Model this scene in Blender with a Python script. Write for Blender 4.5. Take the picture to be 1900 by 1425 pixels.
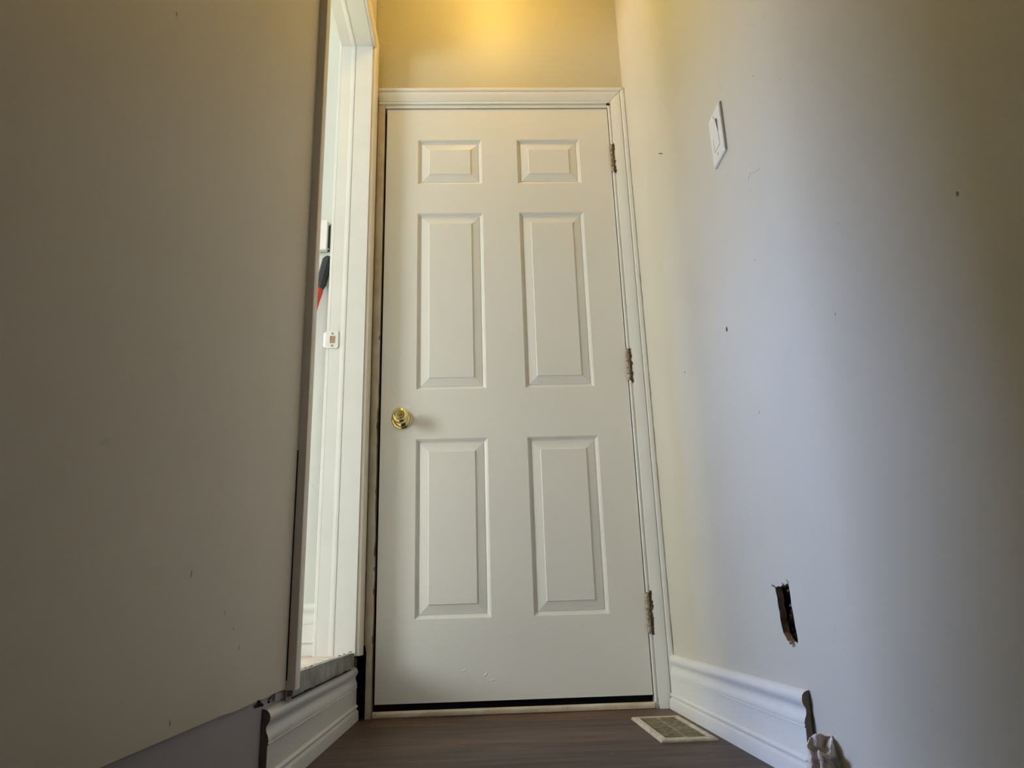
import bpy, bmesh, math, random
from mathutils import Vector, Matrix, noise
random.seed(7)
S = bpy.context.scene
for o in list(bpy.data.objects): bpy.data.objects.remove(o)
COL = S.collection

# ------------------------------------------------------------ camera
cam_data = bpy.data.cameras.new('camera'); cam = bpy.data.objects.new('camera', cam_data); COL.objects.link(cam)
FPX, YAW, PITCH, ROLL = 1360.85, 0.0431, 0.2911, -0.0314
f = Vector((math.sin(YAW)*math.cos(PITCH), math.cos(YAW)*math.cos(PITCH), math.sin(PITCH)))
r = Vector((math.cos(YAW), -math.sin(YAW), 0)); u = r.cross(f)
cr, sr = math.cos(ROLL), math.sin(ROLL)
R2, U2 = cr*r + sr*u, -sr*r + cr*u
M = Matrix((( R2.x, U2.x, -f.x), (R2.y, U2.y, -f.y), (R2.z, U2.z, -f.z))).to_4x4()
M.translation = Vector((0.329, -2.319, 0.306))
cam.matrix_world = M
cam_data.sensor_fit = 'HORIZONTAL'; cam_data.sensor_width = 36.0
cam_data.lens = FPX/1900*36.0; cam_data.clip_start = 0.02
S.camera = cam

# ------------------------------------------------------------ world, exposure, lights
w = bpy.data.worlds.new('world'); S.world = w; w.use_nodes = True
wn, wl_ = w.node_tree.nodes, w.node_tree.links
wtc = wn.new('ShaderNodeTexCoord'); wsx = wn.new('ShaderNodeSeparateXYZ'); wrp = wn.new('ShaderNodeValToRGB')
wl_.new(wtc.outputs['Generated'], wsx.inputs[0])
wma = wn.new('ShaderNodeMath'); wma.operation = 'MULTIPLY_ADD'; wma.inputs[1].default_value = .5; wma.inputs[2].default_value = .5
wl_.new(wsx.outputs['Z'], wma.inputs[0]); wl_.new(wma.outputs[0], wrp.inputs['Fac'])
wrp.color_ramp.elements[0].position = .497; wrp.color_ramp.elements[0].color = (0.35, 0.31, 0.04, 1)     # sunlit lawn
wrp.color_ramp.elements[1].position = .515; wrp.color_ramp.elements[1].color = (0.463, 0.613, 1.0, 1)      # sky
wl_.new(wrp.outputs['Color'], wn['Background'].inputs[0])
wn['Background'].inputs[1].default_value = 37.0
S.view_settings.view_transform = 'Standard'; S.view_settings.look = 'None'
S.view_settings.gamma = 1.0; S.view_settings.exposure = 0.0
S.view_settings.use_curve_mapping = False

def area(name, loc, target, sx, sy, power, color):
    l = bpy.data.lights.new(name, 'AREA'); l.shape = 'RECTANGLE'; l.size = sx; l.size_y = sy
    l.energy = power; l.color = color
    o = bpy.data.objects.new(name, l); COL.objects.link(o); o.location = loc
    o.rotation_euler = (Vector(target)-Vector(loc)).to_track_quat('-Z', 'Y').to_euler(); return o
# side room window and fill lamp, both unseen and added to light the hall
WIN = (-3.0, 0.4, 2.0, 0.85, 2.1)       # x, y0, y1, z0, z1 of the side room's window, invented to throw daylight into the hall
p_ = area('added_window_portal', (-3.04, (WIN[1]+WIN[2])/2, (WIN[3]+WIN[4])/2), (0, (WIN[1]+WIN[2])/2, (WIN[3]+WIN[4])/2), WIN[4]-WIN[3], WIN[2]-WIN[1], 1, (1, 1, 1))
p_.data.cycles.is_portal = True
# fill lamp added to brighten the side room; no window stands here
area('side_room_fill', (-2.97, -1.6, 1.5), (0, -1.2, 1.4), 1.5, 1.3, 130, (0.93, 1.0, 1.02))

# ------------------------------------------------------------ materials
def mat(name, color, rough=0.5, metal=0.0, bump=None, var=None, spec=None, coat=0.0):
    m = bpy.data.materials.new(name); m.use_nodes = True; nt = m.node_tree; n = nt.nodes; L = nt.links
    b = n['Principled BSDF']; b.inputs['Base Color'].default_value = (*color, 1)
    b.inputs['Roughness'].default_value = rough; b.inputs['Metallic'].default_value = metal
    if spec is not None: b.inputs['Specular IOR Level'].default_value = spec
    if coat: b.inputs['Coat Weight'].default_value = coat
    tc = n.new('ShaderNodeTexCoord')
    if var:                                   # (scale, amount, tint)
        t = n.new('ShaderNodeTexNoise'); t.inputs['Scale'].default_value = var[0]; t.inputs['Detail'].default_value = 6
        L.new(tc.outputs['Object'], t.inputs['Vector'])
        cr_ = n.new('ShaderNodeValToRGB'); cr_.color_ramp.elements[0].position = .35; cr_.color_ramp.elements[1].position = .65
        tint = var[2] if len(var) > 2 else tuple(c*(1-var[1]) for c in color)
        cr_.color_ramp.elements[0].color = (*tint, 1); cr_.color_ramp.elements[1].color = (*color, 1)
        L.new(t.outputs['Fac'], cr_.inputs['Fac']); L.new(cr_.outputs['Color'], b.inputs['Base Color'])
    if bump:                                  # (scale, strength, distance)
        t2 = n.new('ShaderNodeTexNoise'); t2.inputs['Scale'].default_value = bump[0]; t2.inputs['Detail'].default_value = 3
        L.new(tc.outputs['Object'], t2.inputs['Vector'])
        bp = n.new('ShaderNodeBump'); bp.inputs['Strength'].default_value = bump[1]; bp.inputs['Distance'].default_value = bump[2]
        L.new(t2.outputs['Fac'], bp.inputs['Height']); L.new(bp.outputs['Normal'], b.inputs['Normal'])
    return m

def wall_paint(name, color, scuff_pts=()):
    """eggshell wall paint: fine roller stipple, faint smears"""
    m = mat(name, color, 0.42, bump=(420, 0.10, 0.001), spec=0.4)
    nt = m.node_tree; n = nt.nodes; L = nt.links; b = n['Principled BSDF']
    tc = n['Texture Coordinate'] if 'Texture Coordinate' in n else n.new('ShaderNodeTexCoord')
    t = n.new('ShaderNodeTexNoise'); t.inputs['Scale'].default_value = 2.2; t.inputs['Detail'].default_value = 8; t.inputs['Roughness'].default_value = .62
    L.new(tc.outputs['Object'], t.inputs['Vector'])
    rp = n.new('ShaderNodeValToRGB'); rp.color_ramp.elements[0].position = .3; rp.color_ramp.elements[1].position = .62
    rp.color_ramp.elements[0].color = (*[c*.955 for c in color], 1); rp.color_ramp.elements[1].color = (*color, 1)
    L.new(t.outputs['Fac'], rp.inputs['Fac'])
    # sparse small scuffs
    v = n.new('ShaderNodeTexNoise'); v.inputs['Scale'].default_value = 14; v.inputs['Detail'].default_value = 5; v.inputs['Distortion'].default_value = 1.5
    L.new(tc.outputs['Object'], v.inputs['Vector'])
    r2 = n.new('ShaderNodeValToRGB'); r2.color_ramp.elements[0].position = .70; r2.color_ramp.elements[0].color = (0, 0, 0, 1)
    r2.color_ramp.elements[1].position = .76; r2.color_ramp.elements[1].color = (.3, .3, .3, 1)
    L.new(v.outputs['Fac'], r2.inputs['Fac'])
    mx = n.new('ShaderNodeMixRGB'); mx.inputs['Color2'].default_value = (*[c*.72 for c in color], 1)
    L.new(r2.outputs['Color'], mx.inputs['Fac']); L.new(rp.outputs['Color'], mx.inputs['Color1'])
    L.new(mx.outputs['Color'], b.inputs['Base Color'])
    return m

M_WALL = wall_paint('wall_paint', (0.62, 0.585, 0.50))
M_WALLB = wall_paint('wall_paint_end', (0.56, 0.52, 0.385))
M_LEFT = wall_paint('wall_paint_left', (0.64, 0.575, 0.46))
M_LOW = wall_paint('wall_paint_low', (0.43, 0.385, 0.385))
M_SIDE = wall_paint('side_room_paint', (0.64, 0.655, 0.62))
M_CEIL = mat('ceiling_paint', (0.78, 0.76, 0.70), .9)
M_TRIM = mat('trim_paint', (0.77, 0.765, 0.735), .32, bump=(60, .06, .002), var=(9, .04))
M_CREAM = mat('aged_trim_paint', (0.66, 0.60, 0.46), .38, bump=(90, .25, .002), var=(14, .15, (0.52, 0.44, 0.30)))
M_CASE = mat('casing_paint', (0.82, 0.76, 0.66), .35, bump=(80, .08, .002))
M_DOOR = mat('door_paint', (0.775, 0.755, 0.70), .38, bump=(300, .05, .0008), var=(3, .03))
M_BRASS = mat('polished_brass', (0.80, 0.68, 0.30), .12, 1.0)
M_HINGE = mat('worn_hinge_metal', (0.52, 0.46, 0.38), .38, .7, bump=(300, .4, .001), var=(120, .5, (0.24, 0.17, 0.11)))
M_RUST = mat('rust_and_bare_wood', (0.13, 0.085, 0.05), .9, bump=(250, .7, .003), var=(120, .6, (0.03, 0.018, 0.01)))
M_DARK = mat('dark_hollow_shade_and_grit', (0.022, 0.018, 0.014), .95, bump=(120, .8, .004), var=(60, .6, (0.006, 0.005, 0.004)))  # near-black shade painted into hollows; also grit and debris
M_BLACK = mat('black_gap_shade', (0.008, 0.008, 0.008), .8)  # black that paints the shade in gaps and behind the door
M_GYP = mat('bare_gypsum_edge', (0.50, 0.43, 0.33), .95, bump=(200, .8, .003), var=(45, .6, (0.13, 0.10, 0.065)))
M_STUD = mat('stud_wood', (0.24, 0.17, 0.10), .9, bump=(90, .6, .002), var=(30, .5, (0.07, 0.045, 0.025)))
M_RUBBLE = mat('loose_insulation_crumbs', (0.42, 0.32, 0.22), .95, bump=(200, .7, .003), var=(60, .7, (0.05, 0.03, 0.02)))
M_CRACK = mat('dirty_hairline', (0.42, 0.39, 0.33), .9, var=(150, .2))
M_MDF = mat('bare_fibreboard', (0.30, 0.255, 0.19), .9, bump=(260, .4, .001), var=(70, .25))
M_PLAS = mat('white_plastic', (0.80, 0.79, 0.76), .28)
M_METAL = mat('dull_aluminium', (0.36, 0.35, 0.32), .40, .75, bump=(70, .25, .002), var=(22, .5, (0.17, 0.16, 0.145)))
M_SUB = mat('subfloor_board', (0.66, 0.56, 0.40), .8, var=(30, .3))
M_TAN = mat('fresh_cut_wood', (0.55, 0.36, 0.18), .8, var=(90, .4))
M_RUB = mat('black_rubber', (0.018, 0.02, 0.02), .6)
M_RED = mat('red_plastic', (0.55, 0.05, 0.03), .35)
M_SCREW = mat('plated_screw', (0.55, 0.53, 0.48), .35, .9)
M_PAPER = mat('plaster_smeared_cloth', (0.86, 0.82, 0.77), .85, bump=(70, .8, .006), var=(24, .35, (0.60, 0.51, 0.42)))
M_PAPER_IN = mat('cloth_inside', (0.14, 0.115, 0.08), .9)
M_VENT = mat('beige_register_enamel', (0.64, 0.58, 0.46), .4, var=(60, .25, (0.42, 0.34, 0.22)))
M_VENTG = mat('worn_register_grille', (0.36, 0.30, 0.17), .5, .2, var=(80, .5, (0.15, 0.11, 0.05)))

def floor_mat():
    m = bpy.data.materials.new('dark_laminate'); m.use_nodes = True; nt = m.node_tree; n = nt.nodes; L = nt.links
    b = n['Principled BSDF']; tc = n.new('ShaderNodeTexCoord')
    br = n.new('ShaderNodeTexBrick'); br.offset = .37; br.inputs['Scale'].default_value = 1
    br.inputs['Brick Width'].default_value = 1.2; br.inputs['Row Height'].default_value = .165
    br.inputs['Mortar Size'].default_value = .0012; br.inputs['Color1'].default_value = (0.128, 0.078, 0.054, 1)
    br.inputs['Color2'].default_value = (0.074, 0.048, 0.038, 1); br.inputs['Mortar'].default_value = (0.02, 0.013, 0.01, 1)
    L.new(tc.outputs['Object'], br.inputs['Vector'])
    mp = n.new('ShaderNodeMapping'); mp.inputs['Scale'].default_value = (2.6, 17, 1); L.new(tc.outputs['Object'], mp.inputs['Vector'])
    t = n.new('ShaderNodeTexNoise'); t.inputs['Scale'].default_value = 1.6; t.inputs['Detail'].default_value = 8; t.inputs['Distortion'].default_value = .5
    L.new(mp.outputs['Vector'], t.inputs['Vector'])
    rp = n.new('ShaderNodeValToRGB'); rp.color_ramp.elements[0].position = .3; rp.color_ramp.elements[0].color = (.34, .31, .29, 1)
    rp.color_ramp.elements[1].position = .7; rp.color_ramp.elements[1].color = (1.30, 1.18, 1.08, 1)
    L.new(t.outputs['Fac'], rp.inputs['Fac'])
    mu = n.new('ShaderNodeMixRGB'); mu.blend_type = 'MULTIPLY'; mu.inputs['Fac'].default_value = 1
    L.new(br.outputs['Color'], mu.inputs['Color1']); L.new(rp.outputs['Color'], mu.inputs['Color2'])
    # dusty flecks and scratches
    mp2 = n.new('ShaderNodeMapping'); mp2.inputs['Scale'].default_value = (14, 42, 1); L.new(tc.outputs['Object'], mp2.inputs['Vector'])
    t2 = n.new('ShaderNodeTexNoise'); t2.inputs['Scale'].default_value = 1.3; t2.inputs['Detail'].default_value = 9; L.new(mp2.outputs['Vector'], t2.inputs['Vector'])
    r2 = n.new('ShaderNodeValToRGB'); r2.color_ramp.elements[0].position = .67; r2.color_ramp.elements[0].color = (0, 0, 0, 1)
    r2.color_ramp.elements[1].position = .74; r2.color_ramp.elements[1].color = (.55, .55, .55, 1); L.new(t2.outputs['Fac'], r2.inputs['Fac'])
    mx = n.new('ShaderNodeMixRGB'); mx.inputs['Color2'].default_value = (.30, .25, .21, 1)
    L.new(r2.outputs['Color'], mx.inputs['Fac']); L.new(mu.outputs['Color'], mx.inputs['Color1']); L.new(mx.outputs['Color'], b.inputs['Base Color'])
    b.inputs['Roughness'].default_value = .5; b.inputs['Specular IOR Level'].default_value = .3
    bp = n.new('ShaderNodeBump'); bp.inputs['Strength'].default_value = .25; bp.inputs['Distance'].default_value = .001
    L.new(t.outputs['Fac'], bp.inputs['Height']); L.new(bp.outputs['Normal'], b.inputs['Normal'])
    return m
M_FLOOR = floor_mat()

# ------------------------------------------------------------ helpers
def obj(name, bm, mats, parent=None, smooth=False, bevel=0):
    bmesh.ops.recalc_face_normals(bm, faces=bm.faces[:])
    me = bpy.data.meshes.new(name); bm.to_mesh(me); bm.free()
    for mm in (mats if isinstance(mats, (list, tuple)) else [mats]): me.materials.append(mm)
    if smooth:
        for p in me.polygons: p.use_smooth = True
    o = bpy.data.objects.new(name, me); COL.objects.link(o)
    if parent: o.parent = parent
    if bevel:
        bv = o.modifiers.new('bevel', 'BEVEL'); bv.width = bevel; bv.segments = 2; bv.limit_method = 'ANGLE'
    return o
def tag(o, label, cat, group=None, kind=None):
    o['label'] = label; o['category'] = cat
    if group: o['group'] = group
    if kind: o['kind'] = kind
    return o
def struct(o, label, cat): return tag(o, label, cat, kind='structure')
def thing(name, loc, label, cat, group=None):
    o = bpy.data.objects.new(name, None); COL.objects.link(o); o.location = loc
    return tag(o, label, cat, group)
def box(bm, x0, x1, y0, y1, z0, z1, mi=0):
    vs = [bm.verts.new(p) for p in ((x0,y0,z0),(x1,y0,z0),(x1,y1,z0),(x0,y1,z0),(x0,y0,z1),(x1,y0,z1),(x1,y1,z1),(x0,y1,z1))]
    for q in ((0,3,2,1),(4,5,6,7),(0,1,5,4),(1,2,6,5),(2,3,7,6),(3,0,4,7)):
        fc = bm.faces.new([vs[i] for i in q]); fc.material_index = mi
    return vs
def nb(*a):
    bm = bmesh.new(); box(bm, *a); return bm
def sweep(bm, prof, A, B, Lv, o0, o1, n=1, jag0=0, jag1=0, cap_mi=0, wob=0):
    """profile (a,b) in directions A,B, run from o0(a) to o1(a) along Lv; jag = torn ends"""
    A, B, Lv = Vector(A), Vector(B), Vector(Lv); rings = []
    for i in range(n+1):
        t = i/n; ring = []
        for k, (a, b) in enumerate(prof):
            s = o0(a)*(1-t) + o1(a)*t
            if i == 0: s += random.uniform(-jag0, jag0)
            if i == n: s += random.uniform(-jag1, jag1)
            wv = wob*noise.noise(Vector((s*5, a*20, 1.7))) if wob else 0
            ring.append(bm.verts.new(A*a + B*(b+wv) + Lv*s))
        rings.append(ring)
    m = len(prof)
    for i in range(n):
        for k in range(m):
            bm.faces.new((rings[i][k], rings[i][(k+1) % m], rings[i+1][(k+1) % m], rings[i+1][k]))
    for rg in (rings[0], list(reversed(rings[-1]))):
        fc = bm.faces.new(rg); fc.material_index = cap_mi
def lathe(bm, prof, c, axis, seg=40, mi=0):
    """prof (radius, height along axis)"""
    axis = Vector(axis).normalized(); q = axis.to_track_quat('Z', 'Y'); rings = []
    for rr, h in prof:
        if rr < 1e-6: rings.append([bm.verts.new(Vector(c)+axis*h)])
        else: rings.append([bm.verts.new(Vector(c)+q@Vector((rr*math.cos(2*math.pi*i/seg), rr*math.sin(2*math.pi*i/seg), h))) for i in range(seg)])
    for a, b in zip(rings, rings[1:]):
        for i in range(seg):
            j = (i+1) % seg
            vs = [a[0]] if len(a) == 1 else [a[i], a[j]]
            vs += [b[0]] if len(b) == 1 else [b[j], b[i]]
            if len(vs) > 2:
                fc = bm.faces.new(vs); fc.material_index = mi
    for rg in (rings[0], rings[-1]):
        if len(rg) > 1: fc = bm.faces.new(rg); fc.material_index = mi
def plate(bm, outline, x0, x1):
    """outline (y,z) extruded between x0 and x1"""
    a = [bm.verts.new((x0, y, z)) for y, z in outline]; b = [bm.verts.new((x1, y, z)) for y, z in outline]
    bm.faces.new(a); bm.faces.new(list(reversed(b)))
    for i in range(len(a)): bm.faces.new((a[i], a[(i+1) % len(a)], b[(i+1) % len(a)], b[i]))
def fill_hole(bm, outer, inner):
    """planar face with a hole; lists of Vectors"""
    eo = []; ei = []
    vo = [bm.verts.new(p) for p in outer]; vi = [bm.verts.new(p) for p in inner]
    for vs, es in ((vo, eo), (vi, ei)):
        for i in range(len(vs)): es.append(bm.edges.new((vs[i], vs[(i+1) % len(vs)])))
    bmesh.ops.triangle_fill(bm, use_beauty=True, use_dissolve=False, edges=eo+ei)
    return vo, vi

XL, XR = -0.05, 0.884           # faces of the left drywall and of the right wall
YB = 0.012                      # face of the end wall above the door
CEIL = 2.82
HALL0 = -4.8
SILLZ = 0.178                   # floor level of the side room
DY0, DY1 = -0.785, -0.075       # side doorway opening along y
DZ = 2.287

# ------------------------------------------------------------ shell
struct(obj('floor', nb(-0.15, 1.0, HALL0, 0.2, -0.06, 0.0), M_FLOOR), 'dark brown wood-look plank floor of the narrow hall', 'floor')
struct(obj('ceiling', nb(-0.2, 1.0, HALL0, 0.2, CEIL, CEIL+.08), M_CEIL), 'pale painted ceiling over the narrow hall', 'ceiling')

# end wall: above the door, slivers beside the frame
bm = bmesh.new()
box(bm, -0.18, 1.0, YB, .13, 2.085, CEIL); box(bm, .832, 1.0, YB, .13, 0, 2.085)
box(bm, -0.05, -.0262, .006, .13, .2, 2.085)
struct(obj('wall_back', bm, M_WALLB), 'cream painted end wall above and around the six-panel door', 'wall')
struct(obj('wall_behind_door', nb(-.3, 1.1, .13, .16, 0, CEIL+.08), M_BLACK), 'dark space behind the closed white door', 'wall')

# right wall with the torn cut-out
hole = [(-.877,.322),(-.885,.3215),(-.893,.3235),(-.903,.3215),(-.914,.3245),(-.926,.3235),(-.938,.327),(-.9425,.3255),
        (-.9445,.318),(-.9455,.305),(-.944,.29),(-.9475,.272),(-.948,.255),(-.951,.240),(-.9525,.228),(-.950,.222),(-.940,.2255),(-.928,.2215),(-.913,.2235),
        (-.904,.226),(-.897,.2325),(-.889,.239),(-.8855,.25),(-.883,.262),(-.8835,.275),(-.8805,.288),(-.8812,.302),(-.878,.312)]
bm = bmesh.new()
vo, vi = fill_hole(bm, [Vector((XR, y, z)) for y, z in ((HALL0,0),(.13,0),(.13,CEIL),(HALL0,CEIL))], [Vector((XR, y, z)) for y, z in hole])
d1 = [bm.verts.new((XR+.013, v.co.y+random.uniform(-.0012,.0012), v.co.z+random.uniform(-.001,.001))) for v in vi]
for i in range(len(vi)):
    fc = bm.faces.new((vi[i], vi[(i+1) % len(vi)], d1[(i+1) % len(vi)], d1[i])); fc.material_index = 1
# back of the board and closed outer slab
bk = [Vector((XR+.013, y, z)) for y, z in ((-1.2,.0),(-.6,.0),(-.6,.6),(-1.2,.6))]
vb = [bm.verts.new(p) for p in bk]
es = [bm.edges.new((vb[i], vb[(i+1) % 4])) for i in range(4)] + [bm.edges.get((d1[i], d1[(i+1) % len(d1)])) for i in range(len(d1))]
g = bmesh.ops.triangle_fill(bm, use_beauty=True, edges=es)
for e in g['geom']:
    if isinstance(e, bmesh.types.BMFace): e.material_index = 1
vc = [bm.verts.new(p+Vector((.09, 0, 0))) for p in bk]
for i in range(4):
    fc = bm.faces.new((vb[i], vb[(i+1) % 4], vc[(i+1) % 4], vc[i])); fc.material_index = 2
fc = bm.faces.new(vc); fc.material_index = 2
bo = [bm.verts.new((1.0, v.co.y, v.co.z)) for v in vo]
for i in range(4): bm.faces.new((vo[i], vo[(i+1) % 4], bo[(i+1) % 4], bo[i]))
bm.faces.new(bo)
wr = struct(obj('wall_right', bm, [M_WALL, M_GYP, M_DARK]), 'pale painted right wall with a torn rectangular cut-out near the floor', 'wall')
bm = bmesh.new()   # stud face and rubble seen in the cut-out
for k in range(90):
    z = random.uniform(.222,.326); y = random.uniform(-.950,-.872); s = random.uniform(.002,.0055)
    bmesh.ops.create_icosphere(bm, subdivisions=1, radius=s, matrix=Matrix.Translation((XR+random.uniform(.0195,.030), y, z)) @ Matrix.Rotation(random.uniform(0,3), 4, 'X') @ Matrix.Diagonal((1, .7, 1.8, 1)))
rb_ = obj('rubble', bm, M_RUBBLE, wr); rb_['kind'] = 'stuff'
bm = bmesh.new(); box(bm, XR+.032, XR+.0895, -.905, -.868, .01, .59)
obj('stud', bm, M_STUD, wr)
bm = bmesh.new()   # torn paper flaps round the cut-out
for (y, z, a, l, wd) in ((-.8765,.3225,2.7,.008,.0035),(-.944,.3265,1.75,.007,.003),(-.934,.2235,-1.65,.0075,.005),(-.92,.324,1.3,.005,.006),(-.922,.2235,-1.8,.003,.016)):
    dy, dz = -math.cos(a)*l, math.sin(a)*l; py, pz = -math.sin(a)*wd/2, -math.cos(a)*wd/2
    v = [bm.verts.new(p) for p in ((XR-.0004, y+py, z+pz),(XR-.0004, y-py, z-pz),(XR-.003, y+dy-py*.4, z+dz-pz*.4),(XR-.003, y+dy+py*.5, z+dz+pz*.5))]
    bm.faces.new(v)
fl = obj('torn_paper', bm, M_GYP, wr); sm = fl.modifiers.new('solid', 'SOLIDIFY'); sm.thickness = .0008
for (y, z, s) in ((-.787,.885,.0042),(-.425,.898,.002),(-.9925,.9552,.0016),(-1.108,1.303,.0012),(-1.213,1.2085,.0012),(-.9125,.659,.0018),(-1.586,.7457,.0022),(-1.2692,.7249,.0014)):
    bm = bmesh.new()
    lathe(bm, [(s*.9,0),(s*1.05,.0003),(s*.6,.0006),(0,.0004)], (XR-.0001, y, z), (-1,0,0), 9)
    for v in bm.verts: v.co.z = z+(v.co.z-z)*1.35+random.uniform(-.0004,.0004)
    obj('nail_hole', bm, M_DARK if s > .004 or y > -.5 else M_CRACK, wr)
bm = bmesh.new()   # fine crack in the paint high up
pts = [(-1.0133,1.1257),(-1.022,1.129),(-1.0308,1.1297),(-1.045,1.122),(-1.0575,1.1175),(-1.0791,1.1107)]
for (y0,z0),(y1,z1) in zip(pts, pts[1:]):
    v = [bm.verts.new(p) for p in ((XR-.0003,y0,z0),(XR-.0003,y1,z1),(XR-.0003,y1,z1+.001),(XR-.0003,y0,z0+.0006))]; bm.faces.new(v)
cr_o = obj('paint_crack', bm, M_CRACK, wr); sm = cr_o.modifiers.new('solid', 'SOLIDIFY'); sm.thickness = .0002

bm = bmesh.new(); z_ = .16   # broken caulk line where the casing meets the right wall
while z_ < 1.35:
    ln = random.uniform(.02,.10); y_ = -.0205+random.uniform(-.0006,.0006); wv = random.uniform(.0006,.0016)
    v = [bm.verts.new(p) for p in ((XR-.0003,y_,z_),(XR-.0003,y_-wv,z_+ln*.3),(XR-.0003,y_-wv*.6,z_+ln*.8),(XR-.0003,y_,z_+ln))]; bm.faces.new(v)
    z_ += ln+random.uniform(.004,.04)
ck = obj('caulk_crack', bm, M_STUD, wr); ck['kind'] = 'stuff'; sm = ck.modifiers.new('solid', 'SOLIDIFY'); sm.thickness = .0004
# left wall: drywall with the side doorway; recessed lower wall
TW = 0.112
bm = bmesh.new()
jag = [(-4.8,.165)]
y = -4.8
while y < -.86:
    y += .035 if y > -1.6 else .4
    jag.append((min(y, -.79), .165+random.uniform(-.0012,.0012)))
jag = [p for p in jag if p[0] < -.79] + [(-.79,.163)]
outline = jag + [(-.79, DZ+.012), (DY1-.0+.012, DZ+.012), (DY1+.012, .182), (.006,.182), (.006, CEIL), (-4.8, CEIL)]
a = [bm.verts.new((XL, y, z)) for y, z in outline]; b = [bm.verts.new((XL-TW, y, z)) for y, z in outline]
n_ = len(outline)
bm.faces.new(a); bm.faces.new(list(reversed(b)))
for i in range(n_):
    fc = bm.faces.new((a[i], a[(i+1) % n_], b[(i+1) % n_], b[i]))
    if i < len(jag)-1: fc.material_index = 1
wl = struct(obj('wall_left', bm, [M_LEFT, M_GYP]), 'brownish grey left wall pierced by the open side doorway', 'wall')
struct(obj('wall_left_lower', nb(XL-TW, -.062, HALL0, -.034, 0, .1625), M_LOW), 'recessed purple-grey strip of wall below the left drywall edge', 'wall')
bm = bmesh.new()   # debris clinging under the drywall edge near the casing
for k in range(26):
    y = random.choice((random.uniform(-.97,-.93), random.uniform(-.90,-.80)))
    bmesh.ops.create_icosphere(bm, subdivisions=1, radius=random.uniform(.0015,.0035), matrix=Matrix.Translation((-.0605, y, random.uniform(.150,.1605))) @ Matrix.Diagonal((.5, 2.6, .9, 1)))
obj('debris', bm, M_DARK, wl)
for (y, z, s) in ((-1.328,.355,.0026),(-1.189,.306,.0016),(-1.146,.283,.0012),(-1.114,.254,.0022),(-1.546,1.038,.002),(-1.352,.182,.002)):
    bm = bmesh.new(); lathe(bm, [(s,0),(s,.0004),(0,.0006)], (XL, y, z), (1,0,0), 8)
    for v in bm.verts: v.co.z = z+(v.co.z-z)*1.8
    obj('scuff', bm, M_LOW, wl)
# broken corner, its shade painted near-black, between baseboard, left wall and door frame
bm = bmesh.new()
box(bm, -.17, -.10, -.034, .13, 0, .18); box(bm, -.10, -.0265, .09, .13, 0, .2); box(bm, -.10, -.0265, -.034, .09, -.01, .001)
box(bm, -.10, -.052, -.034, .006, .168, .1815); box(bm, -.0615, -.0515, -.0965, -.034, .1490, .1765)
struct(obj('trim_1', bm, M_DARK), 'broken-out hollow with shade painted black between left baseboard end and door frame', 'trim')

# hall enclosure behind the camera
struct(obj('wall_hall_end', nb(-.2, 1.0, HALL0-.1, HALL0, 0, CEIL), M_WALL), 'far end wall of the hall behind the viewpoint', 'wall')

# side room
SX0, SY0, SY1 = -3.0, -3.2, 3.2
bm = bmesh.new(); box(bm, SX0-.1, XL-TW, SY0-.1, SY1, SILLZ-.05, SILLZ); box(bm, XL-TW, -.052, DY0-.02, DY1+.012, SILLZ-.05, SILLZ)
struct(obj('floor_side_room', bm, M_SUB), 'tan subfloor of the bright side room one step up', 'floor')
struct(obj('ceiling_side_room', nb(SX0-.1, XL-TW, SY0-.1, SY1, CEIL, CEIL+.08), M_CEIL), 'white ceiling of the side room', 'ceiling')
struct(obj('wall_side_room_back', nb(-.42, XL-TW, .0, .1, SILLZ-.05, CEIL), M_SIDE), 'bright off-white wall of the side room seen through the doorway', 'wall')
struct(obj('wall_side_room_right', nb(-.32, -.3, .1, SY1, SILLZ-.05, CEIL), M_SIDE), 'side room wall running on behind the hall door', 'wall')
struct(obj('wall_side_room_end', nb(SX0-.1, -.3, SY1, SY1+.1, SILLZ-.05, CEIL+.08), M_SIDE), 'end wall of the side room', 'wall')
bm = bmesh.new(); x0, x1 = SX0-.1, SX0
box(bm, x0, x1, SY0, WIN[1], SILLZ-.05, CEIL); box(bm, x0, x1, WIN[2], SY1, SILLZ-.05, CEIL)
box(bm, x0, x1, WIN[1], WIN[2], SILLZ-.05, WIN[3]); box(bm, x0, x1, WIN[1], WIN[2], WIN[4], CEIL)
struct(obj('wall_side_room_far', bm, M_SIDE), 'far wall of the side room with an added window opening, out of view', 'wall')
struct(obj('wall_side_room_near', nb(SX0-.1, XL-TW, SY0-.1, SY0, SILLZ-.05, CEIL), M_SIDE), 'near wall of the side room', 'wall')

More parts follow.
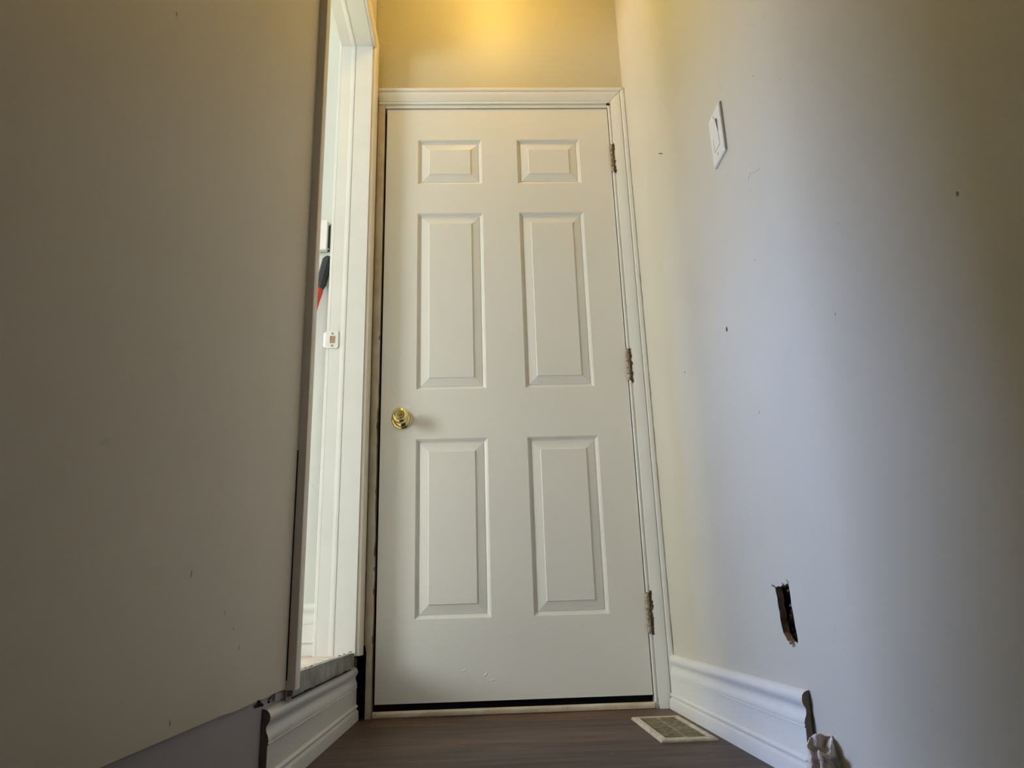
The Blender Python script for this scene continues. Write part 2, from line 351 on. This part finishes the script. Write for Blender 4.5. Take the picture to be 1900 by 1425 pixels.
# ------------------------------------------------------------ six-panel door
W, H, Z0 = 0.816, 2.032, 0.037
PX = [(.1144,.3447),(.4735,.703)]
PZ = [(1.7176,1.9003),(.9503,1.6001),(.2321,.7847)]
PROF = [(0,0),(.0010,.0022),(.0042,.0030),(.0054,.0064),(.0106,.0088),(.0122,.0096),(.0130,.0080),(.0400,.0026),(.0410,.0006),(.0418,.0)]
bm = bmesh.new()
outer_loops = []
xs = [0] + [v for p in PX for v in p] + [W]; zs = [0] + [v for p in reversed(PZ) for v in p] + [H]
def P(x, d, z): return Vector((x, d, Z0+z))
grid = {}
for i, x in enumerate(xs):
    for j, z in enumerate(zs): grid[i, j] = bm.verts.new(P(x, 0, z))
for i in range(5):
    for j in range(6+0):
        if j+1 >= len(zs): continue
        c = [grid[i,j], grid[i+1,j], grid[i+1,j+1], grid[i,j+1]]
        if i in (1,3) and j in (1,3,5):
            x0, x1, z0, z1 = xs[i], xs[i+1], zs[j], zs[j+1]; prev = c
            for (o_, d) in PROF[1:]:
                nx = [bm.verts.new(P(x0+o_, d, z0+o_)), bm.verts.new(P(x1-o_, d, z0+o_)), bm.verts.new(P(x1-o_, d, z1-o_)), bm.verts.new(P(x0+o_, d, z1-o_))]
                for k in range(4): bm.faces.new((prev[k], prev[(k+1)%4], nx[(k+1)%4], nx[k]))
                prev = nx
            bm.faces.new(prev)
        else: bm.faces.new(c)
# j index 6: top rail
j = 6
if j+1 < len(zs):
    for i in range(5): bm.faces.new((grid[i,j], grid[i+1,j], grid[i+1,j+1], grid[i,j+1]))
# edges and back
per = [grid[i,0] for i in range(6)] + [grid[5,j] for j in range(1,len(zs))] + [grid[i,len(zs)-1] for i in range(4,-1,-1)] + [grid[0,j] for j in range(len(zs)-2,0,-1)]
back = [bm.verts.new(v.co+Vector((0,.035,0))) for v in per]
for i in range(len(per)): bm.faces.new((per[i], per[(i+1)%len(per)], back[(i+1)%len(per)], back[i]))
bm.faces.new(back)
door = struct(obj('door_1', bm, M_DOOR), 'closed white six-panel door with a brass knob at its left edge', 'door')
bm = bmesh.new()
for (x, z, s) in ((.2025-.06,.63,.0014),(.155,.69,.0018),(.30,.10,.004),(.32,.085,.003),(.43,1.84,.002)):
    lathe(bm, [(s,0),(s*.7,.0003),(0,.0004)], (x, -.00002, Z0+z), (0,-1,0), 8)
obj('paint_chip', bm, M_TRIM, door)
bm = bmesh.new()
for (x, z, a_, l) in ((.325,.072,.75,.022),(.262,.085,.3,.018),(.345,.055,.1,.020)):
    dx, dz = math.cos(a_)*l/2, math.sin(a_)*l/2; nx, nz = -math.sin(a_)*.0035, math.cos(a_)*.0035
    v = [bm.verts.new(p) for p in ((x-dx,-.0001,Z0+z-dz),(x+nx,-.0001,Z0+z+nz),(x+dx,-.0001,Z0+z+dz),(x-nx,-.0001,Z0+z-nz),(x,-.0016,Z0+z))]
    for k_ in range(4): bm.faces.new((v[k_], v[(k_+1)%4], v[4]))
dn = obj('dent', bm, M_DOOR, door); dn['kind'] = 'stuff'

# knob
KX, KZ = .068, .889
k = bmesh.new()
lathe(k, [(.0335,0),(.0335,.0025),(.0325,.0045),(.0290,.0062),(.0275,.0064),(.0262,.0085),(.0215,.0125),(.0150,.0150),(.0125,.0165),(.0118,.0260),(.0125,.0300),(.0165,.0330),(.0225,.0370),(.0258,.0430),(.0264,.0480),(.0252,.0540),(.0220,.0588),(.0186,.0606),(.0176,.0614),(.0166,.0612),(.0156,.0594),(.0144,.0584),(.0,.0584)], (KX, 0, KZ), (0,-1,0), 48)
kn = obj('door_knob', k, M_BRASS, door, smooth=True); kn.modifiers.new('es','EDGE_SPLIT').split_angle = math.radians(38)
kn['label'] = 'polished brass knob with a turn button'
k = bmesh.new()
lathe(k, [(.0108,.0),(.0108,.0022),(.0098,.0030),(0,.0030)], (KX, -.0583, KZ), (0,-1,0), 32)
box(k, KX-.0085, KX+.0085, -.0665, -.0615, KZ-.0024, KZ+.0024)
for v in k.verts:
    if v.co.y < -.0616:                           # the turn piece sits slightly rotated
        dx, dz = v.co.x-KX, v.co.z-KZ; an = .15
        v.co.x = KX+dx*math.cos(an)-dz*math.sin(an); v.co.z = KZ+dx*math.sin(an)+dz*math.cos(an)
obj('turn_button', k, M_BRASS, kn)
k = bmesh.new(); lathe(k, [(.0022,0),(.0022,.0010),(.0,.0012)], (KX+.0200, -.0085, KZ-.004), (0.5,-1,0), 12)
obj('set_screw', k, M_RUST, kn)

# hinges
def hinge(z0, z1, x, chips):
    bm = bmesh.new(); n = 5; L = (z1-z0)/n
    for i in range(n):
        a = z0+i*L
        lathe(bm, [(0,0),(.0052,0),(.0061,.0006),(.0061,L-.0018),(.0052,L-.0012),(0,L-.0012)], (x, -.0062, a+.0005), (0,0,1), 14)
    lathe(bm, [(0,0),(.0042,0),(.0046,.0015),(.0025,.004),(0,.0042)], (x, -.0062, z1), (0,0,1), 14)
    h = obj('hinge', bm, M_HINGE, door); 
    bm = bmesh.new()
    for kx in range(chips):
        zz = random.uniform(z0-.004, z1+.004); s = random.uniform(.0015,.0035)
        bmesh.ops.create_icosphere(bm, subdivisions=1, radius=s, matrix=Matrix.Translation((x+.0082+abs(random.gauss(0,.0025)), -.0085-random.uniform(0,.002), zz)) @ Matrix.Diagonal((1, .5, 2.0, 1)))
    box(bm, x+.0050, x+.0092, -.0098, -.0005, z0-.002, z1+.002)
    obj('rust_crust', bm, M_RUST, h)
    return h
hinge(1.794, 1.908, .8195, 10); hinge(1.004, 1.113, .8185, 34); hinge(.207, .325, .8205, 44)
bm = bmesh.new()
for (dx, dz, s) in ((.016,.035,.003),(.019,.028,.0035),(.0155,.020,.003),(.018,.043,.0025)):
    bmesh.ops.create_icosphere(bm, subdivisions=1, radius=s, matrix=Matrix.Translation((.8185+dx, -.0095, 1.0+dz)) @ Matrix.Diagonal((.8,.5,1.7,1)))
pc = obj('peeling_paint', bm, M_CREAM, door)

# ------------------------------------------------------------ door frame
# frame jambs: left strip (cream, chipped), head, black backing that paints the gap shade
bm = bmesh.new(); zz = 0.0; N = 70
ring = []
for i in range(N+1):
    z = i/N*2.088
    d = 0
    if .25 < z < 1.0: d = max(0, noise.noise(Vector((0, 0, z*26)))*.007) + (.0015 if .55 < z < .95 else 0)
    if z < .25: d = .0015
    xl = -.0262 if z < .2 else -.0316
    ring.append([bm.verts.new((xl,-.006,z)), bm.verts.new((-.0076-d,-.006,z)), bm.verts.new((-.0076-d*.4,.030,z)), bm.verts.new((xl,.030,z))])
for i in range(N):
    for k_ in range(4):
        fc = bm.faces.new((ring[i][k_], ring[i][(k_+1)%4], ring[i+1][(k_+1)%4], ring[i+1][k_]))
bm.faces.new(ring[0]); bm.faces.new(ring[-1])
t2 = struct(obj('trim_2', bm, M_CREAM), 'narrow yellowed door jamb with chipped edge left of the white door', 'trim')
for (z, hh_) in ((.905,.02),(.868,.012),(.835,.022),(.80,.008),(.655,.010),(.47,.014),(.42,.006),(.352,.010),(.215,.012),(1.17,.008)):
    bm = bmesh.new(); n9 = 14; L_ = []; R_ = []; hh_ *= 1.25; w0 = random.uniform(.0006,.0016)
    for i in range(n9+1):
        t = i/n9; wd = w0*min(1, 6*t, 6*(1-t))+random.uniform(.0001,.0009); zc = z+(t-.5)*hh_*1.6
        L_.append(bm.verts.new((-.0086-wd, -.0061, zc))); R_.append(bm.verts.new((-.0076, -.0061, zc)))
    bm.faces.new(L_+list(reversed(R_)))
    g_ = bmesh.ops.extrude_face_region(bm, geom=bm.faces[:]); bmesh.ops.translate(bm, verts=[v for v in g_['geom'] if isinstance(v, bmesh.types.BMVert)], vec=(0,.0006,0))
    obj('paint_chip', bm, M_RUST, t2)
bm = bmesh.new(); box(bm, -.0262, .836, .036, .13, 0, 2.088)
struct(obj('trim_3', bm, M_BLACK), 'black backing that paints shade into the gap around the white door', 'trim')
bm = bmesh.new(); box(bm, -.006, .8195, -.004, .034, 2.0725, 2.0855); box(bm, .8205, .836, -.0005, .034, 0, 2.0725)
struct(obj('trim_4', bm, M_TRIM), 'white head and hinge jamb of the six-panel door', 'trim')

CP = [(0,0),(0,.007),(.002,.0085),(.005,.0090),(.008,.0078),(.0095,.0062),(.0115,.0062),(.0130,.0085),(.022,.0110),(.033,.0138),(.043,.0150),(.0465,.0146),(.0475,.0120),(.0495,.0120),(.0515,.0165),(.057,.0185),(.0625,.0178),(.0655,.0150),(.066,0)]
wide = .066
bm = bmesh.new()   # right casing: a runs +x, b out of the wall (-y), length z
sweep(bm, [(a+.8185, b+.0005) for a, b in CP], (1,0,0), (0,-1,0), (0,0,1), lambda a: 0, lambda a: 2.0865+(a-.8185), n=40, wob=.0006)
struct(obj('trim_5', bm, M_TRIM), 'white moulded casing down the hinge side of the six-panel door', 'trim')
bm = bmesh.new()   # head casing: a runs +z
sweep(bm, [(a+2.0865, b+.0005) for a, b in CP], (0,0,1), (0,-1,0), (1,0,0), lambda a: -.0305, lambda a: .8165+(a-2.0865), n=40, wob=.0006)
struct(obj('trim_6', bm, M_TRIM), 'white moulded head casing over the six-panel door', 'trim')
bm = bmesh.new(); lathe(bm, [(0,0),(.0055,0),(.0055,.001),(0,.001)], (.8195, -.0105, 2.0815), (0,-1,0), 10)
for v in bm.verts: v.co.x += (v.co.x-.8195)*.3
struct(obj('trim_12', bm, M_BLACK), 'small black gap at the mitred upper right corner of the door casing', 'trim')
# sill strip
bm = bmesh.new()
SP = [(0,-.001),(.010,-.001),(.0150,.003),(.0165,.009),(.0150,.0145),(.011,.0175),(0,.0185)]
sweep(bm, [(a+.0005, b) for a, b in SP], (0,-1,0), (0,0,1), (1,0,0), lambda a: -.004, lambda a: .817, n=30, jag0=.002, jag1=.001)
sl = struct(obj('trim_7', bm, M_CREAM), 'thin worn white sill strip on the floor under the door', 'trim')
for x in (.004,.022,.085,.15,.155,.19,.20,.225,.26,.268,.33,.41,.47,.50,.56,.62,.70,.74,.80,.812):
    bm = bmesh.new(); s_ = random.uniform(.0008,.0017)
    lathe(bm, [(s_,0),(s_*.9,.0006),(0,.0008)], (x, -.0162, .009+random.uniform(-.004,.004)), (0,-1,0), 8); obj('nail_head', bm, M_RUST, sl)

# ------------------------------------------------------------ baseboards
BP = [(0,0),(.0165,0),(.0165,.0245),(.0158,.0268),(.0125,.0290),(.0112,.0305),(.0114,.0325),(.0146,.0355),(.0150,.0385),(.0134,.0415),(.0106,.0432),(.0104,.0440),(.0104,.0886),(.0122,.0893),(.0124,.0905),(.0109,.0911),(.0112,.0925),(.0116,.0970),(.0104,.1030),(.0082,.1085),(.0070,.1140),(.0074,.1190),(.0098,.1235),(.0122,.1290),(.0128,.1345),(.0112,.1405),(.0075,.1455),(.0030,.1475),(0,.148)]
bm = bmesh.new()
sweep(bm, [(a*1.08+.0010+.0062*(1-b/.148), b) for a, b in BP], (-1,0,0), (0,0,1), (0,1,0), lambda a: -.972, lambda a: -.0185, n=1, jag0=.0012, cap_mi=1)
bmesh.ops.translate(bm, verts=bm.verts[:], vec=(XR,0,0))
br_ = struct(obj('baseboard_right', bm, [M_TRIM, M_MDF]), 'tall white moulded baseboard on the right wall, cut off square before the cloth', 'baseboard')
bm = bmesh.new()
sweep(bm, [(a*1.15+.001, b*.972+.0005) for a, b in BP], (1,0,0), (0,0,1), (0,1,0), lambda a: -.926, lambda a: -.020, n=1, jag0=.001, jag1=.0025, cap_mi=1)
bmesh.ops.translate(bm, verts=bm.verts[:], vec=(-.062,0,0))
struct(obj('baseboard_left', bm, [M_TRIM, M_MDF]), 'tall white moulded baseboard under the side doorway with bare cut end', 'baseboard')
bm = bmesh.new()
sweep(bm, [(a, b+SILLZ) for a, b in BP], (0,-1,0), (0,0,1), (1,0,0), lambda a: -.42, lambda a: -.1705)
struct(obj('baseboard_side_room', bm, M_TRIM), 'white baseboard of the side room glimpsed through the doorway', 'baseboard')

# ------------------------------------------------------------ side doorway: jambs, stop, casing, threshold
JX0, JX1 = -.161, -.047
bm = bmesh.new()
box(bm, JX0+.0016, -.108, DY1, DY1+.014, SILLZ, DZ+.012); box(bm, -.1065, JX1, DY1-.003, DY1+.014, SILLZ, DZ+.012)
sweep(bm, [(-.1085,-DY1-.001),(-.1245,-DY1-.001),(-.1245,-DY1+.0002),(-.1200,-DY1+.0010),(-.1150,-DY1+.0017),(-.1110,-DY1+.0017),(-.1085,-DY1+.0010)], (1,0,0), (0,-1,0), (0,0,1), lambda a: SILLZ, lambda a: DZ)
struct(obj('trim_8', bm, M_TRIM), 'white jamb of the side doorway facing the viewpoint, with strike plate', 'trim')
bm = bmesh.new()
box(bm, JX0, -.108, DY0, DY1, DZ, DZ+.012); box(bm, -.1065, JX1, DY0, DY1-.003, DZ-.003, DZ+.012)
sweep(bm, [(-.1085,DZ+.001),(-.1245,DZ+.001),(-.1245,DZ-.0002),(-.1200,DZ-.0010),(-.1150,DZ-.0017),(-.1110,DZ-.0017),(-.1085,DZ-.0010)], (1,0,0), (0,0,1), (0,1,0), lambda a: DY0, lambda a: DY1-.006)
box(bm, JX0, JX1, DY0-.005, DY0, SILLZ, DZ+.012)
struct(obj('trim_9', bm, M_TRIM), 'white head jamb of the side doorway', 'trim')
# casing, hall side: profile a = away from the opening, b = out of the wall (+x)
KP = [(0,0),(0,.012),(.0015,.0140),(.004,.0148),(.010,.0155),(.0125,.0172),(.020,.0180),(.046,.0185),(.0490,.0172),(.0498,.014),(.050,0)]
bm = bmesh.new()   # far upright: a runs +y
sweep(bm, [(a+DY1+.003, b+XL) for a, b in KP], (0,1,0), (1,0,0), (0,0,1), lambda a: .1765, lambda a: DZ+.001+(a-DY1-.003))
c1 = struct(obj('trim_10', bm, M_CASE), 'cream-lit white casing around the open side doorway', 'trim')
bm = bmesh.new()   # head
sweep(bm, [(a+DZ-.002, b+XL) for a, b in KP], (0,0,1), (1,0,0), (0,1,0), lambda a: DY0-(a-DZ+.002), lambda a: DY1+.003+(a-DZ+.002))
obj('head_casing', bm, M_CASE, c1)
bm = bmesh.new()   # near upright, out of plumb: a runs -y
sweep(bm, [(a-DY0, b+XL) for a, b in KP], (0,-1,0), (1,0,0), (0,0,1), lambda a: .163, lambda a: DZ-.002+(a+DY0), n=20)
for v in bm.verts: v.co.y += .016 - .026*(v.co.z/1.75)
bmesh.ops.recalc_face_normals(bm, faces=bm.faces[:])
obj('near_casing', bm, M_CASE, c1)
bm = bmesh.new(); box(bm, XL+.0001, XL+.0022, -.8365, -.834, .18, .62)
for v in bm.verts: v.co.y += .016 - .026*(v.co.z/1.75)
obj('shadow_gap_filler', bm, M_BLACK, c1)
for (y, z) in ((-.045,2.262),(-.052,2.17),(-.035,2.12),(-.05,1.66),(-.045,.95),(-.035,.78),(-.05,.36)):
    bm = bmesh.new(); lathe(bm, [(.0016,0),(.0012,.0003),(0,.0004)], (XL+.0186, y, z), (1,0,0), 8); obj('nail_head', bm, M_RUST, c1)
# casing on the side-room side of the jamb
bm = bmesh.new()
sweep(bm, [(a+DY1+.004, b*.62) for a, b in KP], (0,1,0), (-1,0,0), (0,0,1), lambda a: SILLZ, lambda a: DZ+.06)
bmesh.ops.translate(bm, verts=bm.verts[:], vec=(JX0,0,0))
struct(obj('trim_11', bm, M_TRIM), 'white casing edge on the side-room face of the doorway', 'trim')
# metal-faced threshold riser
bm = bmesh.new(); N = 40; pv = None
for i in range(N+1):
    y = -.800+i/N*(.800-.098); zt = .1905-.0045*(i/N)**2+.0015*noise.noise(Vector((y*9,0,0)))
    x = -.041-.004*(i/N)
    q = [bm.verts.new((x, y, .1505)), bm.verts.new((x, y, zt)), bm.verts.new((x-.006, y, zt+.0008)), bm.verts.new((-.056, y, zt+.0006)), bm.verts.new((-.056, y, .1505))]
    if pv:
        for k_ in range(5): bm.faces.new((pv[k_], q[k_], q[(k_+1)%5], pv[(k_+1)%5]))
    else: bm.faces.new(q)
    pv = q
bm.faces.new(list(reversed(pv)))
th = struct(obj('threshold_1', bm, M_METAL), 'dull grey metal-faced riser at the threshold of the side doorway', 'threshold')
bm = bmesh.new()
for i in range(14):
    bmesh.ops.create_icosphere(bm, subdivisions=1, radius=random.uniform(.001,.003), matrix=Matrix.Translation((-.046-random.uniform(0,.006), random.choice((random.uniform(-.75,-.6), random.uniform(-.3,-.08))), .1915)) @ Matrix.Diagonal((1, 1.8, .5, 1)))
obj('grit', bm, M_DARK, th)
bm = bmesh.new()
for i in range(9):
    y = -.0955+i*.0045; box(bm, -.052, -.0425-random.uniform(0,.005), y, y+random.uniform(.001,.003), .1485, .1495+random.uniform(.005,.026))
obj('splinter', bm, M_STUD, th)
bm = bmesh.new(); box(bm, -.0615, -.0565, -.865, -.812, .149, .1622); obj('filler_block', bm, M_LOW, th)
bm = bmesh.new(); N=30
for i in range(N):
    y0 = -.80+i*.021; h_ = -.0008+.0042*max(0, noise.noise(Vector((y0*14,3,0))))
    box(bm, -.0440, -.0405, y0, y0+.0215, .1462, .1490+h_)
obj('caulk_gap', bm, M_DARK, th)

# strike plate
SZ = 1.139
sp = thing('strike_plate', (-.1505, DY1-.001, SZ), 'white painted strike plate with square hole on the side doorway jamb', 'strike plate')
bm = bmesh.new()
def rrect(cx, cz, hw, hh, rr, n=5):
    out = []
    for (sx, sz, a0) in ((1,1,0),(-1,1,90),(-1,-1,180),(1,-1,270)):
        for i in range(n+1):
            a = math.radians(a0+90*i/n); out.append((cx+sx*(hw-rr)+rr*math.cos(a), cz+sz*(hh-rr)+rr*math.sin(a)))
    return out
op = rrect(0, 0, .0205, .0295, .006); ip = rrect(.0025, 0, .0085, .0125, .001, 1)
vo, vi = fill_hole(bm, [Vector((x, 0, z)) for x, z in op], [Vector((x, 0, z)) for x, z in ip])
g = bmesh.ops.extrude_face_region(bm, geom=bm.faces[:])
bmesh.ops.translate(bm, verts=[v for v in g['geom'] if isinstance(v, bmesh.types.BMVert)], vec=(0,-.0022,0))
pl = obj('plate', bm, M_PLAS, sp, bevel=.0005)
bm = bmesh.new()   # curved lip
N = 6; pr = None
for i in range(N+1):
    t = i/N; x = -.0195-.009*t; yy = -.001+.006*t*t; hz = .026-.006*t*t
    q = [bm.verts.new((x, yy-.0012, -hz)), bm.verts.new((x, yy-.0012, hz)), bm.verts.new((x, yy+.0004, hz)), bm.verts.new((x, yy+.0004, -hz))]
    if pr:
        for k_ in range(4): bm.faces.new((pr[k_], q[k_], q[(k_+1)%4], pr[(k_+1)%4]))
    else: bm.faces.new(q)
    pr = q
bm.faces.new(list(reversed(pr))); obj('lip', bm, M_PLAS, sp)
bm = bmesh.new(); box(bm, -.0055, .0105, -.0006, -.0001, -.0122, .0122); o = obj('latch_hole', bm, M_TAN, sp); o['label'] = 'bare wood latch hole'
for s in (-1, 1):
    bm = bmesh.new(); lathe(bm, [(.0042,0),(.0042,.0006),(.0036,.0010),(0,.0010)], (.001, -.0022, s*.0205), (0,-1,0), 16)
    sc = obj('screw', bm, M_SCREW, sp)
    bm = bmesh.new(); box(bm, -.0018, .0038, -.00345, -.0031, s*.0205-.0005, s*.0205+.0005); box(bm, .0005, .0015, -.00345, -.0031, s*.0205-.0028, s*.0205+.0028); obj('slot', bm, M_DARK, sc)

# white box on the side-room wall
tb = thing('wall_control_box', (-.2435, 0, 1.544), 'plain white control box on the side-room wall above the black-gripped tool', 'control box')
bm = bmesh.new(); box(bm, -.055, .050, -.026, -.004, -.057, .057); obj('cover', bm, M_PLAS, tb, bevel=.003)
bm = bmesh.new(); box(bm, -.050, .0550, -.0045, -.0002, -.052, .052); o = obj('back_plate', bm, M_RUB, tb); o['label'] = 'dark back plate'
bm = bmesh.new()
for zz in (-.048,.046):
    bm = bmesh.new(); box(bm, .050, .0545, -.008, -.0045, zz, zz+.005); obj('clip', bm, M_PLAS, tb)

# tool leaning on the side-room wall
tl = thing('long_handled_tool', (-.37, -.10, SILLZ), 'tool with black textured grip and red shaft leaning in the side room', 'tool')
top = Vector((-.186, -.022, 1.462)); foot = Vector((-.410, -.17, SILLZ+.006))
ax = (foot-top).normalized(); ax2 = Vector((-.185,-.05,-1)).normalized(); org = Vector((-.37,-.10,SILLZ))
bm = bmesh.new(); pf = [(0,0),(.010,.0015),(.0148,.008)]
for i in range(16): pf += [(.0180, .013+i*.0062), (.0168, .0165+i*.0062)]
pf += [(.0145,.115),(.0120,.125),(0,.125)]
lathe(bm, pf, top-org, ax2, 8); obj('grip', bm, M_RUB, tl)
bm = bmesh.new(); p2 = top+ax2*.124
lathe(bm, [(.0118,0),(.0125,.012),(.010,.05),(.0085,.11),(.0085,.118),(0,.118)], p2-org, ax2, 20); o = obj('collar', bm, M_RED, tl, smooth=True); o['label'] = 'red tapered collar'
p3 = p2+ax2*.117; d3 = (foot-p3)
bm = bmesh.new(); lathe(bm, [(0,0),(.008,0),(.008,d3.length),(0,d3.length)], p3-org, d3, 16); obj('shaft', bm, M_RED, tl, smooth=True)

# ------------------------------------------------------------ light switch
sw = thing('light_switch', (XR, -.887, 1.322), 'white rocker light switch plate on the right wall', 'light switch')
bm = bmesh.new(); hw, hh = .0405, .0645
def ring_rr(hw, hh, x, rr=.004): return [bm.verts.new((x, y, z)) for y, z in rrect(0,0,hw,hh,rr,3)]
rs = [ring_rr(hw,hh,-.0002), ring_rr(hw,hh,-.0025), ring_rr(hw-.0012,hh-.0012,-.0048), ring_rr(hw-.0040,hh-.0040,-.0064), ring_rr(hw-.010,hh-.010,-.0070)]
for a_, b_ in zip(rs, rs[1:]):
    for i in range(len(a_)): bm.faces.new((a_[i], a_[(i+1)%len(a_)], b_[(i+1)%len(a_)], b_[i]))
bm.faces.new(rs[-1]); bm.faces.new(list(reversed(rs[0])))
obj('face_plate', bm, M_PLAS, sw)
bm = bmesh.new()
fo = rrect(0,0,.0183,.0350,.001,1); fi = rrect(0,0,.0166,.0331,.001,1)
vo, vi = fill_hole(bm, [Vector((-.0071,y,z)) for y, z in fo], [Vector((-.0071,y,z)) for y, z in fi])
g = bmesh.ops.extrude_face_region(bm, geom=bm.faces[:]); bmesh.ops.translate(bm, verts=[v for v in g['geom'] if isinstance(v, bmesh.types.BMVert)], vec=(-.0003,0,0))
o = obj('gap', bm, M_HINGE, sw); o['label'] = 'dark seam round the rocker'
bm = bmesh.new()
prf = [(.0060,-.0330),(.0118,-.0330),(.0080,-.002),(.0076,.0),(.0072,.0330),(.0060,.0330)]
a_ = [bm.verts.new((-x, -.0165, z)) for x, z in prf]; b_ = [bm.verts.new((-x, .0165, z)) for x, z in prf]
for v in a_+b_: v.co.z *= -1
bm.faces.new(a_); bm.faces.new(list(reversed(b_)))
for i in range(len(a_)): bm.faces.new((a_[i], a_[(i+1)%len(a_)], b_[(i+1)%len(a_)], b_[i]))
obj('rocker', bm, M_PLAS, sw, bevel=.0005)
for s in (-1, 1):
    bm = bmesh.new(); lathe(bm, [(.0032,0),(.0030,.0006),(.001,.0009),(0,.0009)], (-.0070, 0, s*.0485), (-1,0,0), 14); sc = obj('screw', bm, M_PLAS, sw)
    bm = bmesh.new(); box(bm, -.0082, -.0078, -.0005, .0005, s*.0485-.0026, s*.0485+.0026); obj('slot', bm, M_RUST, sc)

# nail in the right wall
nl = thing('nail', (XR, -.427, 1.586), 'small headed nail sticking out of the right wall beside the door casing', 'nail')
bm = bmesh.new(); lathe(bm, [(.0014,-.002),(.0014,.011),(.0014,.0115),(0,.0115)], (0,0,0), (-1,0,.05), 10); obj('shank', bm, M_HINGE, nl)
bm = bmesh.new(); lathe(bm, [(0,.0115),(.0042,.0115),(.0045,.0125),(0,.0132)], (0,0,0), (-1,0,.05), 14); obj('head', bm, M_TRIM, nl)

# ------------------------------------------------------------ floor register
VX0, VX1, VY0, VY1 = .712, .842, -.545, -.190
vt = thing('floor_register', ((VX0+VX1)/2, (VY0+VY1)/2, 0), 'beige metal floor register with worn louvres beside the right baseboard', 'floor vent')
hx, hy = (VX1-VX0)/2, (VY1-VY0)/2
bm = bmesh.new(); ox, ix = (hx, hy), (hx-.017, hy-.024)
loops = []
for (dx, dy, z) in ((0,0,.0003),(.001,.001,.0035),(.004,.004,.0060),(.0155,.0225,.0072),(.017,.024,.0060),(.017,.024,.0004)):
    loops.append([bm.verts.new((sx*(hx-dx), sy*(hy-dy), z)) for sx, sy in ((1,1),(-1,1),(-1,-1),(1,-1))])
for a_, b_ in zip(loops, loops[1:]):
    for i in range(4): bm.faces.new((a_[i], a_[(i+1)%4], b_[(i+1)%4], b_[i]))
for i in range(4): bm.faces.new((loops[-1][i], loops[-1][(i+1)%4], loops[0][(i+1)%4], loops[0][i]))
obj('rim', bm, M_VENT, vt)
bm = bmesh.new(); box(bm, -hx+.017, hx-.017, -hy+.024, hy-.024, .0004, .0012); o = obj('duct_opening', bm, M_DARK, vt); o['label'] = 'dark duct opening'
bm = bmesh.new(); n = 26
for i in range(n):
    y = -hy+.030+i*(2*hy-.060)/(n-1)
    box(bm, -hx+.021, -.002, y-.0032, y+.0032, .0014, .0052); box(bm, .002, hx-.021, y-.0032, y+.0032, .0014, .0052)
obj('louvres', bm, M_VENTG, vt)
bm = bmesh.new(); box(bm, -.003, .003, -hy+.024, hy-.024, .0014, .0056); obj('centre_bar', bm, M_VENTG, vt)

# ------------------------------------------------------------ crumpled cloth at the end of the right baseboard
bm = bmesh.new(); nu, nv = 44, 40; base = Vector((.863, -1.045, 0)); g = {}
for i in range(nu+1):
    for j in range(nv+1):
        a = -2.2+ (i/nu)*5.3; t = j/nv
        rr = .0165 + .004*math.sin(3*a+1.2) + .004*(1-t) + .006*t
        h = .078 - .105*t
        c = Vector((-.004-.006*t, -.012*t, 0))
        p = Vector((rr*math.cos(a)*.8, rr*math.sin(a)*1.1, h)) + c
        p.z += .012*math.sin(a*1.3+.6)*(1-t)
        nz = noise.noise_vector(p*150)*.0035 + noise.noise_vector(p*60)*.005
        p += nz
        p.x = min(p.x, .0195)
        if p.z < .001: p.z = .001+.001*abs(nz.x)*100
        g[i, j] = bm.verts.new(p)
for i in range(nu):
    for j in range(nv): bm.faces.new((g[i,j], g[i+1,j], g[i+1,j+1], g[i,j+1]))
rag = obj('crumpled_cloth', bm, M_PAPER, smooth=True); rag.location = base
sm = rag.modifiers.new('solid', 'SOLIDIFY'); sm.thickness = .0022
tag(rag, 'crumpled plaster-smeared white cloth standing at the cut end of the right baseboard', 'cloth')

for o_ in list(COL.objects):                         # moulded profiles read as smooth curves with crisp arrises
    if o_.type == 'MESH' and (o_.name.startswith('baseboard') or o_.name in ('trim_5','trim_6','trim_7','trim_10','trim_11','head_casing','near_casing')):
        for p in o_.data.polygons: p.use_smooth = True
        o_.modifiers.new('arris', 'EDGE_SPLIT').split_angle = math.radians(33)

# ------------------------------------------------------------ ceiling lamp over the door (above the frame)
lp = thing('ceiling_lamp', (.40, -.38, CEIL), 'round flush ceiling lamp with a warm glowing dome near the door', 'ceiling lamp')
bm = bmesh.new(); lathe(bm, [(0,0),(.13,0),(.135,.012),(.125,.022),(0,.022)], (0,0,0), (0,0,-1), 40); obj('base', bm, M_BRASS, lp)
mg = bpy.data.materials.new('glowing_glass'); mg.use_nodes = True
pb = mg.node_tree.nodes['Principled BSDF']; pb.inputs['Base Color'].default_value = (.9,.85,.7,1)
pb.inputs['Emission Color'].default_value = (1.0, .637, .15, 1); pb.inputs['Emission Strength'].default_value = 31.0
bm = bmesh.new(); lathe(bm, [(.118,.022),(.112,.045),(.090,.068),(.050,.082),(0,.086)], (0,0,0), (0,0,-1), 40); obj('glass_dome', bm, mg, lp, smooth=True)
